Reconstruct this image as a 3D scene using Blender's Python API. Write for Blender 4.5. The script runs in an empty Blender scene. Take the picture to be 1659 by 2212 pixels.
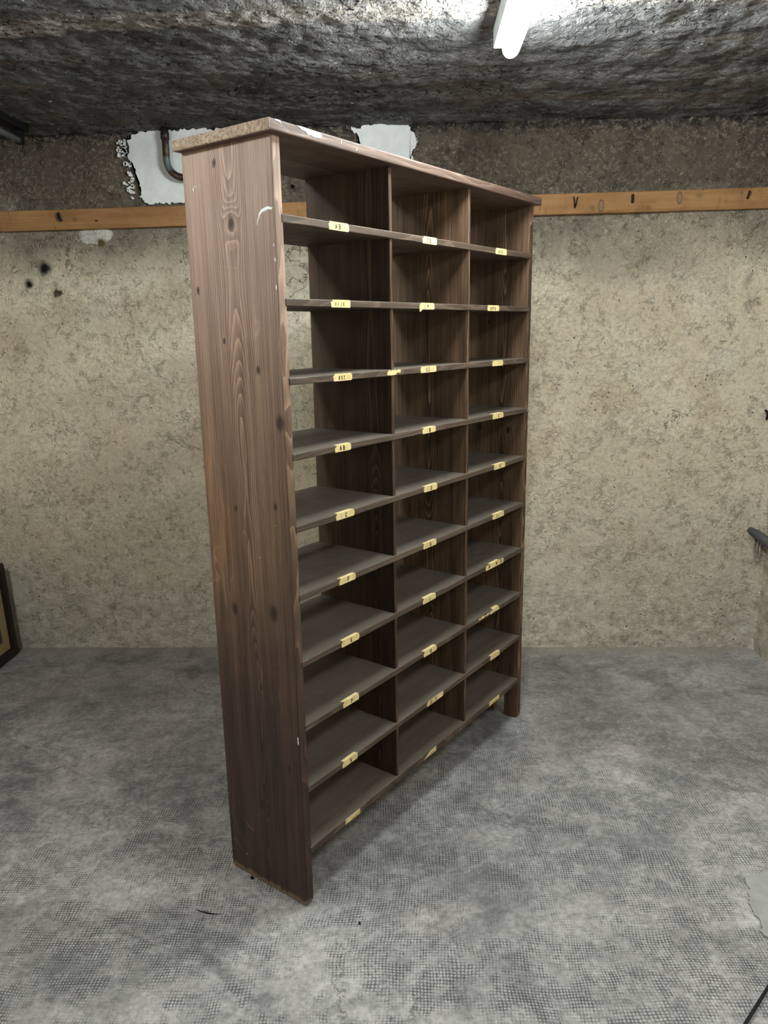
import bpy, bmesh, math, random
from mathutils import Vector, Matrix, noise as mnoise

SC = bpy.context.scene
COL = SC.collection
random.seed(7)

# ------------------------------------------------------------------ camera
CAM_POS = Vector((0.3286, -1.9275, 1.6892))
FWD = Vector((-0.0379882, 0.97171448, -0.23308337)).normalized()
UP = Vector((0.00814672, 0.23354514, 0.97231183))
RIGHT = FWD.cross(UP).normalized(); UP = RIGHT.cross(FWD)
cam_d = bpy.data.cameras.new('camera'); cam = bpy.data.objects.new('camera', cam_d); COL.objects.link(cam)
cam_d.sensor_fit = 'HORIZONTAL'; cam_d.sensor_width = 36; cam_d.lens = 1625.8 * 36 / 1659; cam_d.clip_start = .02
mw = Matrix.Identity(4)
for i in range(3):
    mw[i][0] = RIGHT[i]; mw[i][1] = UP[i]; mw[i][2] = -FWD[i]; mw[i][3] = CAM_POS[i]
cam.matrix_world = mw
SC.camera = cam

# ------------------------------------------------------------------ world, daylight, exposure
w = bpy.data.worlds.new('world'); SC.world = w; w.use_nodes = True
w.node_tree.nodes['Background'].inputs[0].default_value = (0.80, 0.90, 1.0, 1)
w.node_tree.nodes['Background'].inputs[1].default_value = 0.10
SC.view_settings.view_transform = 'Standard'; SC.view_settings.look = 'None'
SC.view_settings.gamma = 1; SC.view_settings.use_curve_mapping = False
SC.view_settings.exposure = 1.2

TUBE_STRENGTH = 100.0

# ------------------------------------------------------------------ node helper
def lin(r, g, b):
    f = lambda c: (c/255/12.92) if c/255 <= .04045 else ((c/255+.055)/1.055)**2.4
    return (f(r), f(g), f(b), 1)

class NT:
    def __init__(s, name, rough=.8, spec=.3):
        s.mat = bpy.data.materials.new(name); s.mat.use_nodes = True
        s.t = s.mat.node_tree; s.b = s.t.nodes['Principled BSDF']
        s.b.inputs['Roughness'].default_value = rough
        s.b.inputs['Specular IOR Level'].default_value = spec
        tc = s.t.nodes.new('ShaderNodeTexCoord'); s.obj = tc.outputs['Object']
    def put(s, sock, v):
        if isinstance(v, bpy.types.NodeSocket): s.t.links.new(v, sock)
        elif v is not None:
            if isinstance(v, (int, float)) and sock.type == 'RGBA': v = (v, v, v, 1)
            if isinstance(v, (int, float)) and sock.type == 'VECTOR': v = (v, v, v)
            sock.default_value = v
    def m(s, op, a, b=None, c=None, clamp=False):
        n = s.t.nodes.new('ShaderNodeMath'); n.operation = op; n.use_clamp = clamp
        s.put(n.inputs[0], a); s.put(n.inputs[1], b)
        if c is not None: s.put(n.inputs[2], c)
        return n.outputs[0]
    def vm(s, op, a, b=None):
        n = s.t.nodes.new('ShaderNodeVectorMath'); n.operation = op
        s.put(n.inputs[0], a)
        if op == 'SCALE': s.put(n.inputs[3], b)
        elif b is not None: s.put(n.inputs[1], b)
        return n.outputs['Value'] if op in ('LENGTH', 'DISTANCE', 'DOT_PRODUCT') else n.outputs[0]
    def xyz(s, v):
        n = s.t.nodes.new('ShaderNodeSeparateXYZ'); s.put(n.inputs[0], v); return n.outputs
    def comb(s, x, y, z):
        n = s.t.nodes.new('ShaderNodeCombineXYZ')
        for i, v in enumerate((x, y, z)): s.put(n.inputs[i], v)
        return n.outputs[0]
    def noise(s, v, scale, detail=4, rough=.55, dist=0, col=False):
        n = s.t.nodes.new('ShaderNodeTexNoise'); s.put(n.inputs['Vector'], v)
        n.inputs['Scale'].default_value = scale; n.inputs['Detail'].default_value = detail
        n.inputs['Roughness'].default_value = rough; n.inputs['Distortion'].default_value = dist
        return n.outputs['Color' if col else 'Fac']
    def vor(s, v, scale, feature='F1', rnd=1.0):
        n = s.t.nodes.new('ShaderNodeTexVoronoi'); n.feature = feature; s.put(n.inputs['Vector'], v)
        n.inputs['Scale'].default_value = scale; n.inputs['Randomness'].default_value = rnd
        return n.outputs['Distance']
    def rng(s, v, a, b, c=0.0, d=1.0, smooth=False):
        n = s.t.nodes.new('ShaderNodeMapRange'); n.interpolation_type = 'SMOOTHSTEP' if smooth else 'LINEAR'
        for i, x in enumerate((v, a, b, c, d)): s.put(n.inputs[i], x)
        return n.outputs[0]
    def mix(s, f, a, b, mode='MIX'):
        n = s.t.nodes.new('ShaderNodeMix'); n.data_type = 'RGBA'; n.blend_type = mode
        s.put(n.inputs[0], f); s.put(n.inputs[6], a); s.put(n.inputs[7], b)
        return n.outputs[2]
    def scale(s, v, x, y, z):
        return s.vm('MULTIPLY', v, (x, y, z))
    def ridge(s, v, scale, detail=3, dist=0.6, rough=.5):
        n = s.noise(v, scale, detail, rough, dist)
        return s.m('SUBTRACT', 1.0, s.m('ABSOLUTE', s.m('MULTIPLY_ADD', n, 4.0, -2.0)), clamp=True)
    def bump(s, h, strength=.5, dist=.005):
        n = s.t.nodes.new('ShaderNodeBump'); n.inputs['Strength'].default_value = strength
        n.inputs['Distance'].default_value = dist; s.put(n.inputs['Height'], h)
        s.t.links.new(n.outputs[0], s.b.inputs['Normal'])
    def base(s, c): s.put(s.b.inputs['Base Color'], c)
    def spot(s, x, z, r, soft, v=None, sx=1.0, axes=(0, 2)):
        """mask 1 inside a round mark at two coordinates, 0 outside"""
        o = s.xyz(v or s.obj)
        dx = s.m('MULTIPLY', s.m('SUBTRACT', o[axes[0]], x), sx); dz = s.m('SUBTRACT', o[axes[1]], z)
        d = s.m('SQRT', s.m('ADD', s.m('MULTIPLY', dx, dx), s.m('MULTIPLY', dz, dz)))
        return s.rng(d, r - soft, r + soft, 1.0, 0.0, True)

def plain(name, col, rough=.6, metal=0, var=.25, scale=30, bump=.1):
    n = NT(name, rough); n.b.inputs['Metallic'].default_value = metal
    f = n.noise(n.obj, scale, 5)
    c2 = tuple(c * (1 - var) for c in col[:3]) + (1,)
    n.base(n.mix(n.rng(f, .3, .7), col, c2)); n.bump(f, bump, .002)
    return n.mat

# ------------------------------------------------------------------ setting materials
def wall_material(name, axis):
    """old lime plaster: beige, soot stained near the ceiling, crumbly near the floor. axis 0: wall runs along x, 1: along y"""
    n = NT(name, .93, .12)
    o = n.xyz(n.obj); z = o[2]; a = o[axis]
    P = n.obj
    warp = n.vm('ADD', P, n.vm('SCALE', n.noise(P, 3.0, 3, .6, 0, True), .22))
    big = n.noise(P, 1.1, 3); mid = n.noise(P, 5, 5, .6); fine = n.noise(P, 70, 4, .6)
    c = n.mix(n.rng(big, .32, .68), lin(220, 206, 184), lin(238, 226, 204))
    c = n.mix(n.rng(mid, .5, .78), c, lin(214, 194, 170))
    c = n.mix(n.m('MULTIPLY', n.rng(n.noise(warp, 2.3, 4, .6), .60, .74), .55), c, lin(236, 232, 224))
    c = n.mix(n.rng(fine, .35, .7), c, n.mix(1.0, c, (.80, .79, .77, 1), 'MULTIPLY'))
    # damp greyer zone near the floor
    low = n.rng(n.m('ADD', z, n.m('MULTIPLY_ADD', mid, .8, -.4)), .95, .12, 0, 1, True)
    c = n.mix(n.m('MULTIPLY', low, .8), c, n.mix(n.rng(n.noise(P, 16, 6, .7), .35, .65), lin(172, 164, 151), lin(224, 218, 205)))
    # soot
    edge = n.m('ADD', z, n.m('MULTIPLY_ADD', n.noise(P, 2.0, 6, .65), .6, -.3))
    s1 = n.rng(edge, 1.84, 2.22, 0, 1, True)
    soot = n.mix(n.rng(n.noise(P, 3.5, 5, .65), .3, .7), lin(116, 108, 97), lin(142, 132, 117))
    c = n.mix(s1, c, soot)
    s2 = n.rng(edge, 2.20, 2.34, 0, 1, True)
    dark = n.mix(n.rng(n.noise(P, 4, 5, .65), .3, .7), lin(80, 72, 64), lin(100, 90, 79))
    c = n.mix(s2, c, dark)
    s3 = n.rng(n.m('ADD', z, n.m('MULTIPLY_ADD', n.noise(P, 9, 6, .7), .16, -.08)), 2.57, 2.63, 0, 1, True)
    c = n.mix(s3, c, lin(44, 43, 43))
    # trowel squiggles
    Q = n.scale(n.vm('ADD', P, n.vm('SCALE', n.noise(P, 18, 2, .5, 0, True), .05)), .8, .8, 1.25)
    sq = n.ridge(Q, 46, 2, 1.1)
    sq = n.m('POWER', sq, 3.2)
    gate = n.m('MULTIPLY', n.rng(n.noise(P, 48, 3), .44, .56), n.rng(n.noise(P, 3.5, 3), .30, .55, .35, 1))
    sqg = n.m('MULTIPLY', sq, gate)
    c = n.mix(n.m('MULTIPLY', n.m('MULTIPLY', sqg, n.m('MULTIPLY_ADD', s1, .75, .25)), .9), c, n.mix(s1, lin(232, 222, 196), n.mix(s2, lin(190, 181, 164), lin(152, 142, 125))))
    curls = n.m('POWER', n.ridge(n.vm('ADD', P, n.vm('SCALE', n.noise(P, 22, 2, .5, 0, True), .06)), 34, 1, 1.5), 6.0)
    curls = n.m('MULTIPLY', curls, n.rng(n.noise(n.vm('ADD', P, (3, 1, 5)), 22, 4, .6), .52, .62))
    c = n.mix(n.m('MULTIPLY', curls, .30), c, n.mix(s1, lin(112, 100, 80), lin(60, 54, 47)))
    # cracks and pits
    cr = n.vor(n.vm('ADD', P, n.vm('SCALE', n.noise(P, 6, 5, .7, 0, True), .25)), 1.6, 'DISTANCE_TO_EDGE')
    crm = n.m('MULTIPLY', n.rng(cr, .0, .004, 1, 0), n.rng(n.noise(P, 2.2, 2), .56, .64))
    c = n.mix(n.m('MULTIPLY', crm, .75), c, lin(92, 82, 68))
    pit = n.m('MULTIPLY', n.rng(n.vor(P, 30), .07, .13, 1, 0), n.rng(n.noise(P, 7, 2), .55, .6))
    c = n.mix(n.m('MULTIPLY', pit, .85), c, lin(70, 62, 52))
    chip = n.m('MULTIPLY', n.rng(n.vor(n.vm('ADD', P, n.vm('SCALE', n.noise(P, 60, 2, .5, 0, True), .02)), 38), .10, .15, 1, 0), n.rng(n.noise(P, 9, 2), .58, .62))
    c = n.mix(n.m('MULTIPLY', chip, .8), c, n.mix(s1, lin(222, 216, 200), lin(190, 182, 165)))
    if axis == 0:
        for (x, zz, r, sf) in ((-1.487, 2.022, .030, .018), (-1.576, 1.951, .019, .012)):
            pv = n.vm('ADD', P, n.vm('SCALE', n.noise(P, 25, 3, .6, 0, True), .03))
            c = n.mix(n.spot(x + .015, zz + .015, r, sf, pv), c, lin(30, 30, 30))
        c = n.mix(n.spot(-.234, 2.373, .010, .003), c, lin(14, 13, 12))
        pv = n.vm('ADD', P, n.vm('SCALE', n.noise(n.scale(P, 1, 1, .5), 30, 4, .7, 0, True), .05))
        c = n.mix(n.spot(-1.19, 2.20, .045, .004, pv, .55), c, lin(205, 202, 195))
        c = n.mix(n.spot(-1.165, 2.165, .022, .01, pv, 1.0), c, lin(96, 82, 58))
        c = n.mix(n.spot(-1.41, 1.93, .018, .006, pv, .6), c, lin(98, 84, 72))
        # soot drips below the pipe stub in the corner
        dz = n.rng(z, .40, .62, 0, 1, True)
        dm = n.m('MULTIPLY', n.m('MULTIPLY', n.rng(n.m('ABSOLUTE', n.m('SUBTRACT', a, 2.13)), .010, .03, 1, 0, True), dz), n.rng(z, .64, .62, 0, 1))
        dm = n.m('MULTIPLY', dm, n.rng(n.noise(n.scale(P, 1, 1, .08), 90, 2), .38, .55))
        c = n.mix(dm, c, lin(45, 45, 44))
    n.base(c)
    h = n.m('ADD', n.m('MULTIPLY', fine, .35), n.m('MULTIPLY', sqg, .55))
    h = n.m('ADD', h, n.m('MULTIPLY', curls, -.8))
    h = n.m('ADD', h, n.m('MULTIPLY', crm, -1.0)); h = n.m('ADD', h, n.m('MULTIPLY', pit, -1.0))
    h = n.m('ADD', h, n.m('MULTIPLY', n.noise(P, 12, 6, .7), n.m('MULTIPLY_ADD', low, 1.6, .7)))
    h = n.m('ADD', h, n.m('MULTIPLY', chip, .5))
    n.bump(h, 1.0, .0055)
    return n.mat

def floor_material():
    n = NT('worn_cement_floor', .75, .3)
    P = n.obj; o = n.xyz(P)
    big = n.noise(P, 1.0, 5, .6, .4); mid = n.noise(P, 4.2, 6, .68, .6); fine = n.noise(P, 60, 4, .7)
    patch = n.m('ADD', n.m('MULTIPLY', big, .5), n.m('MULTIPLY', mid, .35)); patch = n.m('ADD', patch, n.m('MULTIPLY', n.noise(P, 17, 6, .75, .3), .25))
    c = n.mix(n.rng(patch, .41, .68), lin(116, 114, 112), lin(208, 204, 200))
    c = n.mix(n.m('MULTIPLY', n.rng(n.noise(n.vm('ADD', P, (5, 2, 0)), 2.1, 6, .75, .5), .52, .68), .7), c, lin(84, 84, 84))
    c = n.mix(n.m('MULTIPLY', n.rng(n.noise(n.vm('ADD', P, (1, 7, 0)), 1.6, 3, .5), .55, .75), .18), c, lin(160, 136, 126))
    # woven imprint: small light knobs between dark threads, in patches
    wv = n.vm('ADD', P, n.vm('SCALE', n.noise(P, 1.6, 3, .6, 0, True), .10)); wv = n.vm('ADD', wv, n.vm('SCALE', n.noise(P, 60, 2, .5, 0, True), .0035))
    wo = n.xyz(wv); k = math.pi / .0092
    gx = n.m('ABSOLUTE', n.m('SINE', n.m('MULTIPLY', wo[0], k))); gy = n.m('ABSOLUTE', n.m('SINE', n.m('MULTIPLY', wo[1], k)))
    kn = n.m('MULTIPLY', gx, gy)
    gate = n.m('MULTIPLY', n.rng(n.noise(n.vm('ADD', P, (9, 4, 0)), 3.4, 6, .7), .40, .50), n.rng(n.noise(P, 70, 3, .7), .25, .5))
    gate = n.m('MULTIPLY', gate, n.rng(o[1], 1.6, .9, .15, 1)); gate = n.m('MULTIPLY', gate, n.rng(n.noise(n.vm('ADD', P, (2, 8, 0)), 15, 5, .7), .40, .54, .12, 1))
    thread = n.m('MULTIPLY', n.rng(kn, .12, .6, 1, 0), gate)
    c = n.mix(n.m('MULTIPLY', thread, .80), c, lin(62, 63, 64))
    c = n.mix(n.m('MULTIPLY', n.m('MULTIPLY', n.rng(kn, .7, .95), gate), .45), c, lin(222, 222, 218))
    c = n.mix(n.rng(fine, .35, .65), n.mix(1.0, c, (.68, .68, .68, 1), 'MULTIPLY'), c)
    c = n.mix(n.m('MULTIPLY', n.rng(n.noise(P, 26, 6, .8), .52, .66), .5), c, lin(96, 96, 96))
    # scuffs, streaks, white specks
    st = n.noise(n.vm('ADD', n.scale(P, 1.0, 5.0, 1), n.vm('SCALE', n.noise(P, 3, 2, .5, 0, True), 1.2)), 9, 5, .75)
    c = n.mix(n.m('MULTIPLY', n.rng(st, .58, .72), .45), c, lin(202, 202, 198))
    c = n.mix(n.m('MULTIPLY', n.rng(st, .42, .30), .35), c, lin(62, 63, 64))
    sp = n.m('MULTIPLY', n.rng(n.vor(P, 55), .05, .09, 1, 0), n.rng(n.noise(P, 8, 2), .6, .64))
    c = n.mix(sp, c, lin(215, 213, 206))
    cr = n.vor(n.vm('ADD', P, n.vm('SCALE', n.noise(P, 5, 5, .7, 0, True), .3)), .9, 'DISTANCE_TO_EDGE')
    crm = n.m('MULTIPLY', n.rng(cr, 0, .004, 1, 0), n.rng(n.noise(P, 1.7, 2), .56, .6))
    c = n.mix(n.m('MULTIPLY', crm, .6), c, lin(70, 70, 70))
    # dust band along the back wall
    db = n.rng(n.m('ADD', o[1], n.m('MULTIPLY', mid, .12)), 1.86, 1.96, 0, 1, True)
    c = n.mix(n.m('MULTIPLY', db, .5), c, lin(160, 150, 135))
    n.base(c)
    h = n.m('ADD', n.m('MULTIPLY', thread, -.8), n.m('MULTIPLY', mid, 1.2)); h = n.m('ADD', h, n.m('MULTIPLY', fine, .3))
    h = n.m('ADD', h, n.m('MULTIPLY', crm, -1))
    n.bump(h, .6, .003)
    n.put(n.b.inputs['Roughness'], n.rng(patch, .4, .7, .62, .85))
    return n.mat

def ceiling_material():
    n = NT('sooty_rough_ceiling', .95, .1)
    P = n.obj; o = n.xyz(P)
    S = n.scale(P, 1.25, .95, 1)
    a = n.noise(S, 5, 6, .7, .4); b = n.noise(P, 38, 5, .75); d = n.noise(P, 1.4, 3)
    c = n.mix(n.rng(a, .36, .64), lin(86, 86, 88), lin(148, 147, 147))
    c = n.mix(n.rng(o[0], -1.8, 1.8, .5, 0.0), c, lin(56, 56, 57))
    c = n.mix(n.m('MULTIPLY', n.rng(b, .56, .72), .55), c, lin(150, 148, 145))
    c = n.mix(n.rng(b, .43, .32), c, lin(36, 36, 38))
    fl = n.noise(n.scale(P, .9, 1.3, 1), 30, 4, .65, .8)
    c = n.mix(n.m('MULTIPLY', n.rng(fl, .64, .70), .6), c, lin(190, 187, 180))
    c = n.mix(n.m('MULTIPLY', n.rng(n.noise(n.scale(P, .3, 1.2, 1), 4, 5, .7), .60, .70), .5), c, lin(132, 120, 100))
    # pale limewash band
    y = n.m('ADD', o[1], n.m('MULTIPLY_ADD', n.noise(n.scale(P, .6, 1, 1), 2.6, 5, .65), .36, -.18))
    bd = n.m('MULTIPLY', n.rng(y, .54, .60, 0, 1, True), n.rng(y, .74, .68, 0, 1, True))
    bd = n.m('MULTIPLY', bd, n.rng(b, .38, .55))
    c = n.mix(n.m('MULTIPLY', bd, .85), c, n.mix(n.rng(n.noise(P, 9, 5, .7), .35, .65), lin(150, 142, 132), lin(206, 200, 192)))
    W2 = n.vm('ADD', P, n.vm('SCALE', n.noise(P, 20, 3, .6, 0, True), .05))
    pk = n.m('MULTIPLY', n.rng(n.noise(W2, 55, 2, .5), .40, .33), n.rng(n.noise(n.scale(P, .7, 1.4, 1), 3.5, 4, .65), .48, .60))
    c = n.mix(n.m('MULTIPLY', pk, .95), c, lin(16, 16, 18))
    wf = n.m('MULTIPLY', n.rng(n.vor(W2, 30), .12, .17, 1, 0), n.rng(n.noise(P, 6, 3), .54, .60))
    c = n.mix(n.m('MULTIPLY', wf, .8), c, lin(198, 196, 190))
    n.base(c)
    cr = n.vor(n.vm('ADD', P, n.vm('SCALE', n.noise(P, 6, 5, .7, 0, True), .2)), 2.0, 'DISTANCE_TO_EDGE')
    crm = n.m('MULTIPLY', n.rng(cr, 0, .008, 1, 0), n.rng(n.noise(P, 2.2, 2), .55, .6))
    h = n.m('ADD', n.m('MULTIPLY', b, 1.6), n.m('MULTIPLY', a, 1.5)); h = n.m('ADD', h, n.m('MULTIPLY', crm, -1.5))
    h = n.m('ADD', h, n.m('MULTIPLY', n.m('POWER', n.ridge(S, 22, 3, .6), 3), .5)); h = n.m('SUBTRACT', h, pk)
    n.bump(h, 1.0, .012)
    return n.mat

# ------------------------------------------------------------------ wood
def wood(name, along, across, c_dark, c_mid, c_light, rings=120, knots=(), auto_knots=True, dust=False, rw=.26,
         stain=None, a0=None, rough=.62, contrast=1.0, spots=False, bumpd=.0012, off=(0, 0, 0)):
    n = NT(name, rough, .32)
    P = n.vm('ADD', n.obj, off) if off != (0, 0, 0) else n.obj
    o = n.xyz(P); third = ({0, 1, 2} - {along, across}).pop()
    L = o[along]; A = o[across]; T = o[third]
    # slow wandering of the pith depth makes flat-sawn cathedral grain
    wl = n.noise(n.comb(n.m('MULTIPLY', L, .9), n.m('MULTIPLY', T, 6), .37), 1.0, 2, .5)
    D = n.m('MULTIPLY_ADD', wl, .16, -.055)
    acc = n.m('ADD', A, n.m('MULTIPLY_ADD', n.noise(n.comb(n.m('MULTIPLY', L, 1.6), n.m('MULTIPLY', A, 5), n.m('MULTIPLY', T, 5)), 1.0, 3, .5), .05, -.025))
    if a0 is None:
        a0 = n.m('MULTIPLY_ADD', n.noise(n.comb(T, 7.7, 1.1), 2.3, 1), .5, -.1)
    acc = n.m('SUBTRACT', acc, a0)
    kmask = None
    for (ka, kl, kr) in knots:
        dx = n.m('SUBTRACT', A, ka); dl = n.m('MULTIPLY', n.m('SUBTRACT', L, kl), .62)
        d = n.m('SQRT', n.m('ADD', n.m('MULTIPLY', dx, dx), n.m('MULTIPLY', dl, dl)))
        D = n.m('ADD', D, n.rng(d, 0, kr * 3.2, kr * 1.1, 0, True))
        km = n.rng(n.m('ADD', d, n.m('MULTIPLY_ADD', n.noise(P, 120, 3), .008, -.004)), kr * .35, kr * 1.25, 1, 0, True)
        kmask = km if kmask is None else n.m('MAXIMUM', kmask, km)
    if auto_knots:
        kv = [0, 0, 0]; kv[along] = 1.5; kv[across] = 3.2; kv[third] = 3.0
        vd = n.vor(n.scale(P, *kv), 1.25)
        D = n.m('ADD', D, n.rng(vd, 0, .22, .03, 0, True))
        km = n.rng(vd, .030, .050, 1, 0, True)
        kmask = km if kmask is None else n.m('MAXIMUM', kmask, km)
    r = n.m('SQRT', n.m('ADD', n.m('MULTIPLY', acc, acc), n.m('MULTIPLY', D, D)))
    fib = [0, 0, 0]; fib[along] = 2.2; fib[across] = 190; fib[third] = 190
    fibre = n.noise(n.scale(P, *fib), 1.0, 4, .65)
    fib2 = [0, 0, 0]; fib2[along] = 1.3; fib2[across] = 26; fib2[third] = 26
    streak = n.noise(n.scale(P, *fib2), 1.0, 4, .6)
    ph = n.m('ADD', n.m('MULTIPLY', r, rings), n.m('MULTIPLY', fibre, .35))
    ring = n.m('POWER', n.m('FRACT', ph), 2.2)
    val = n.m('ADD', n.m('MULTIPLY', ring, rw), n.m('MULTIPLY', fibre, .52)); val = n.m('ADD', val, n.m('MULTIPLY', streak, .52))
    v = n.rng(val, .52 + rw * .33 - .25 / contrast, .52 + rw * .33 + .27 / contrast)
    c = n.mix(n.rng(v, 0, .55), c_dark, c_mid); c = n.mix(n.rng(v, .55, 1.0), c, c_light)
    blot = n.noise(P, 3.2, 4, .6, .3)
    c = n.mix(n.rng(blot, .42, .68, 0, .55), c, n.mix(1.0, c, (.62, .58, .56, 1), 'MULTIPLY'))
    if stain: c = stain(n, c, o, blot, v)
    if kmask is not None:
        c = n.mix(n.m('MULTIPLY', n.m('POWER', kmask, 1.15), .95), c, tuple(x * .35 for x in c_dark[:3]) + (1,))
    if dust:
        g = n.t.nodes.new('ShaderNodeNewGeometry'); up = n.rng(n.xyz(g.outputs['Normal'])[2], .7, .95)
        dm = n.m('MULTIPLY', up, n.rng(n.noise(n.scale(P, 1.2, 7, 3), 2.2, 5, .65, .5), .25, .75, .25, .8))
        c = n.mix(dm, c, lin(104, 96, 88))
    if spots:
        sp = n.m('MULTIPLY', n.rng(n.vor(P, 16), .035, .05, 1, 0), n.rng(n.noise(P, 3, 2), .50, .54))
        c = n.mix(n.m('MULTIPLY', sp, .75), c, lin(205, 185, 165))
        sc = n.m('POWER', n.ridge(n.vm('ADD', n.scale(P, 1, 1.8, .7), n.vm('SCALE', n.noise(P, 3, 2, .5, 0, True), .3)), 4.0, 1, 1.2), 60.0)
        sc = n.m('MULTIPLY', sc, n.rng(n.noise(P, 5, 2), .55, .65))
        c = n.mix(n.m('MULTIPLY', sc, .35), c, lin(185, 160, 140))
    n.base(c)
    h = n.m('ADD', n.m('MULTIPLY', fibre, .9), n.m('MULTIPLY', ring, .35))
    if kmask is not None: h = n.m('SUBTRACT', h, n.m('MULTIPLY', kmask, .6))
    n.bump(h, .55, bumpd)
    n.put(n.b.inputs['Roughness'], n.rng(n.noise(P, 9, 4), .3, .7, rough - .12, rough + .12))
    return n.mat

def side_stain_shade(n, c, o, blot, v):
    z = o[2]; y = o[1]
    t = n.rng(n.m('ADD', z, n.m('MULTIPLY_ADD', blot, .9, -.45)), .35, 1.75, 0, 1, True)  # towards the foot: darker stain with lamp falloff painted into the colour
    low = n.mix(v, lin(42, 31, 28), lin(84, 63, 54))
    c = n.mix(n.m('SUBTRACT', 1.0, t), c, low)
    # dusty pinkish fading with lamplight painted in on the upper third, worn orange tone half way down the rear edge
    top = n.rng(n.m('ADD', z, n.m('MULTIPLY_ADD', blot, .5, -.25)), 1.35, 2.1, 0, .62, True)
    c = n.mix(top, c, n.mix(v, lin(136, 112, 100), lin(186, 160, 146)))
    wear = n.m('MULTIPLY', n.rng(y, .17, .31, 0, 1, True), n.m('MULTIPLY', n.rng(z, .65, 1.0, 0, 1, True), n.rng(z, 1.55, 1.3, 0, 1, True)))
    c = n.mix(n.m('MULTIPLY', n.m('MULTIPLY', wear, n.rng(n.noise(n.scale(n.obj, 8, 30, 4), 1.0, 5, .65), .4, .6)), .55), c, n.mix(v, lin(120, 84, 56), lin(184, 136, 98)))
    # scuffed raw strip along the foot
    raw = n.m('MULTIPLY', n.rng(n.m('ADD', z, n.m('MULTIPLY_ADD', n.noise(n.scale(n.obj, 8, 60, 20), 1.0, 4, .7), .05, -.025)), .022, .008, 0, 1, True), .75)
    return n.mix(raw, c, lin(128, 108, 86))

SIDE_KNOTS = [(.1526, 1.963, .014), (.2018, 2.111, .008), (.2964, 1.805, .007), (.2051, 1.67, .006), (.0835, 1.597, .009),
              (.0147, 1.462, .016), (.2017, 1.214, .007), (.0471, 1.236, .008), (.2334, .908, .015), (.0741, .926, .019),
              (.142, .683, .006), (.169, .280, .013), (.0437, .453, .007)]
WD = lin(50, 36, 27); WM = lin(94, 72, 54); WL = lin(146, 118, 92)
M = {}
M['side'] = wood('stained_pine_side', 2, 1, lin(88, 68, 56), lin(122, 98, 80), lin(166, 136, 112), 210, SIDE_KNOTS, False, stain=side_stain_shade, a0=.155, spots=True, contrast=1.5)
M['far_side'] = wood('stained_pine_far_side', 2, 1, WD, WM, WL, 190, [(.21, 1.29, .016), (.075, 1.285, .011), (.17, 1.72, .007)], False, a0=.1, contrast=1.35, rw=.3)
M['divider_shaded'] = wood('stained_shaded_pine_divider', 2, 1, lin(42, 29, 22), lin(70, 51, 38), lin(104, 82, 62), 190, (), False, contrast=1.2, rw=.3)  # first divider: slightly darker stain plus left-column shade painted into the colour
M['divider'] = wood('stained_pine_divider', 2, 1, WD, WM, WL, 190, (), False, contrast=1.35, rw=.3)
M['shelf'] = wood('stained_pine_shelf', 0, 1, lin(60, 48, 40), lin(88, 73, 62), lin(120, 103, 88), 180, (), False, dust=True)
M['top'] = wood('stained_pine_top', 0, 1, lin(66, 50, 42), lin(98, 78, 68), lin(134, 112, 98), 170, (), False, dust=True)
def end_grain():
    n = NT('top_end_grain', .8, .2)
    P = n.obj; o = n.xyz(P)
    d = n.vm('LENGTH', n.scale(n.vm('SUBTRACT', P, (0, .20, 2.215)), 0, 1, 1.0))
    r = n.m('FRACT', n.m('MULTIPLY', n.m('ADD', d, n.m('MULTIPLY', n.noise(P, 30, 3), .004)), 150))
    c = n.mix(r, lin(150, 128, 106), lin(92, 74, 62)); c = n.mix(n.rng(n.noise(P, 120, 4, .7), .4, .7), c, lin(176, 158, 138))
    n.base(c); n.bump(r, .5, .001); return n.mat
M['end'] = end_grain()
def batten_mat():
    n = NT('raw_pine_batten', .75, .2)
    P = n.obj; o = n.xyz(P)
    f = n.noise(n.scale(P, 3, 60, 60), 1.0, 5, .65); s = n.noise(n.scale(P, 1.6, 9, 9), 1.0, 4, .6, .6)
    c = n.mix(n.rng(n.m('ADD', n.m('MULTIPLY', f, .5), n.m('MULTIPLY', s, .5)), .35, .65), lin(136, 98, 62), lin(180, 138, 94))
    c = n.mix(n.m('MULTIPLY', n.rng(n.noise(P, 7, 5, .7), .5, .72), .6), c, lin(122, 88, 58))
    c = n.mix(n.m('MULTIPLY', n.rng(n.noise(n.scale(P, 2, 1, .7), 28, 3, .7), .6, .7), .5), c, lin(104, 74, 50))
    for (x, zz, sx) in ((1.233, -.012, 2.0), (1.597, .012, 2.2)):
        pv = n.vm('ADD', P, n.vm('SCALE', n.noise(P, 20, 2, .5, 0, True), .004))
        c = n.mix(n.spot(x, zz, .0285, .002, pv, sx), c, lin(92, 72, 54))
        c = n.mix(n.spot(x, zz, .0235, .003, pv, sx), c, lin(140, 112, 88))
    for (x, zz) in ((1.686, .018), (-1.30, .0), (1.19, -.022), (1.45, -.03)):
        c = n.mix(n.m('MULTIPLY', n.spot(x, zz, .010, .012, P, .8), .6), c, lin(92, 70, 52))
    n.base(c); n.bump(f, .4, .0015); return n.mat
M['batten'] = batten_mat()
def plaster_mat():
    n = NT('fresh_white_plaster', .85, .2); P = n.obj
    f = n.noise(P, 9, 6, .65, .8); g = n.noise(P, 60, 4)
    n.base(n.mix(n.rng(f, .35, .7), lin(222, 224, 224), lin(240, 241, 240)))
    n.bump(n.m('ADD', n.m('MULTIPLY', f, 1.5), n.m('MULTIPLY', g, .3)), .6, .006); return n.mat
M['plaster'] = plaster_mat()
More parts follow.
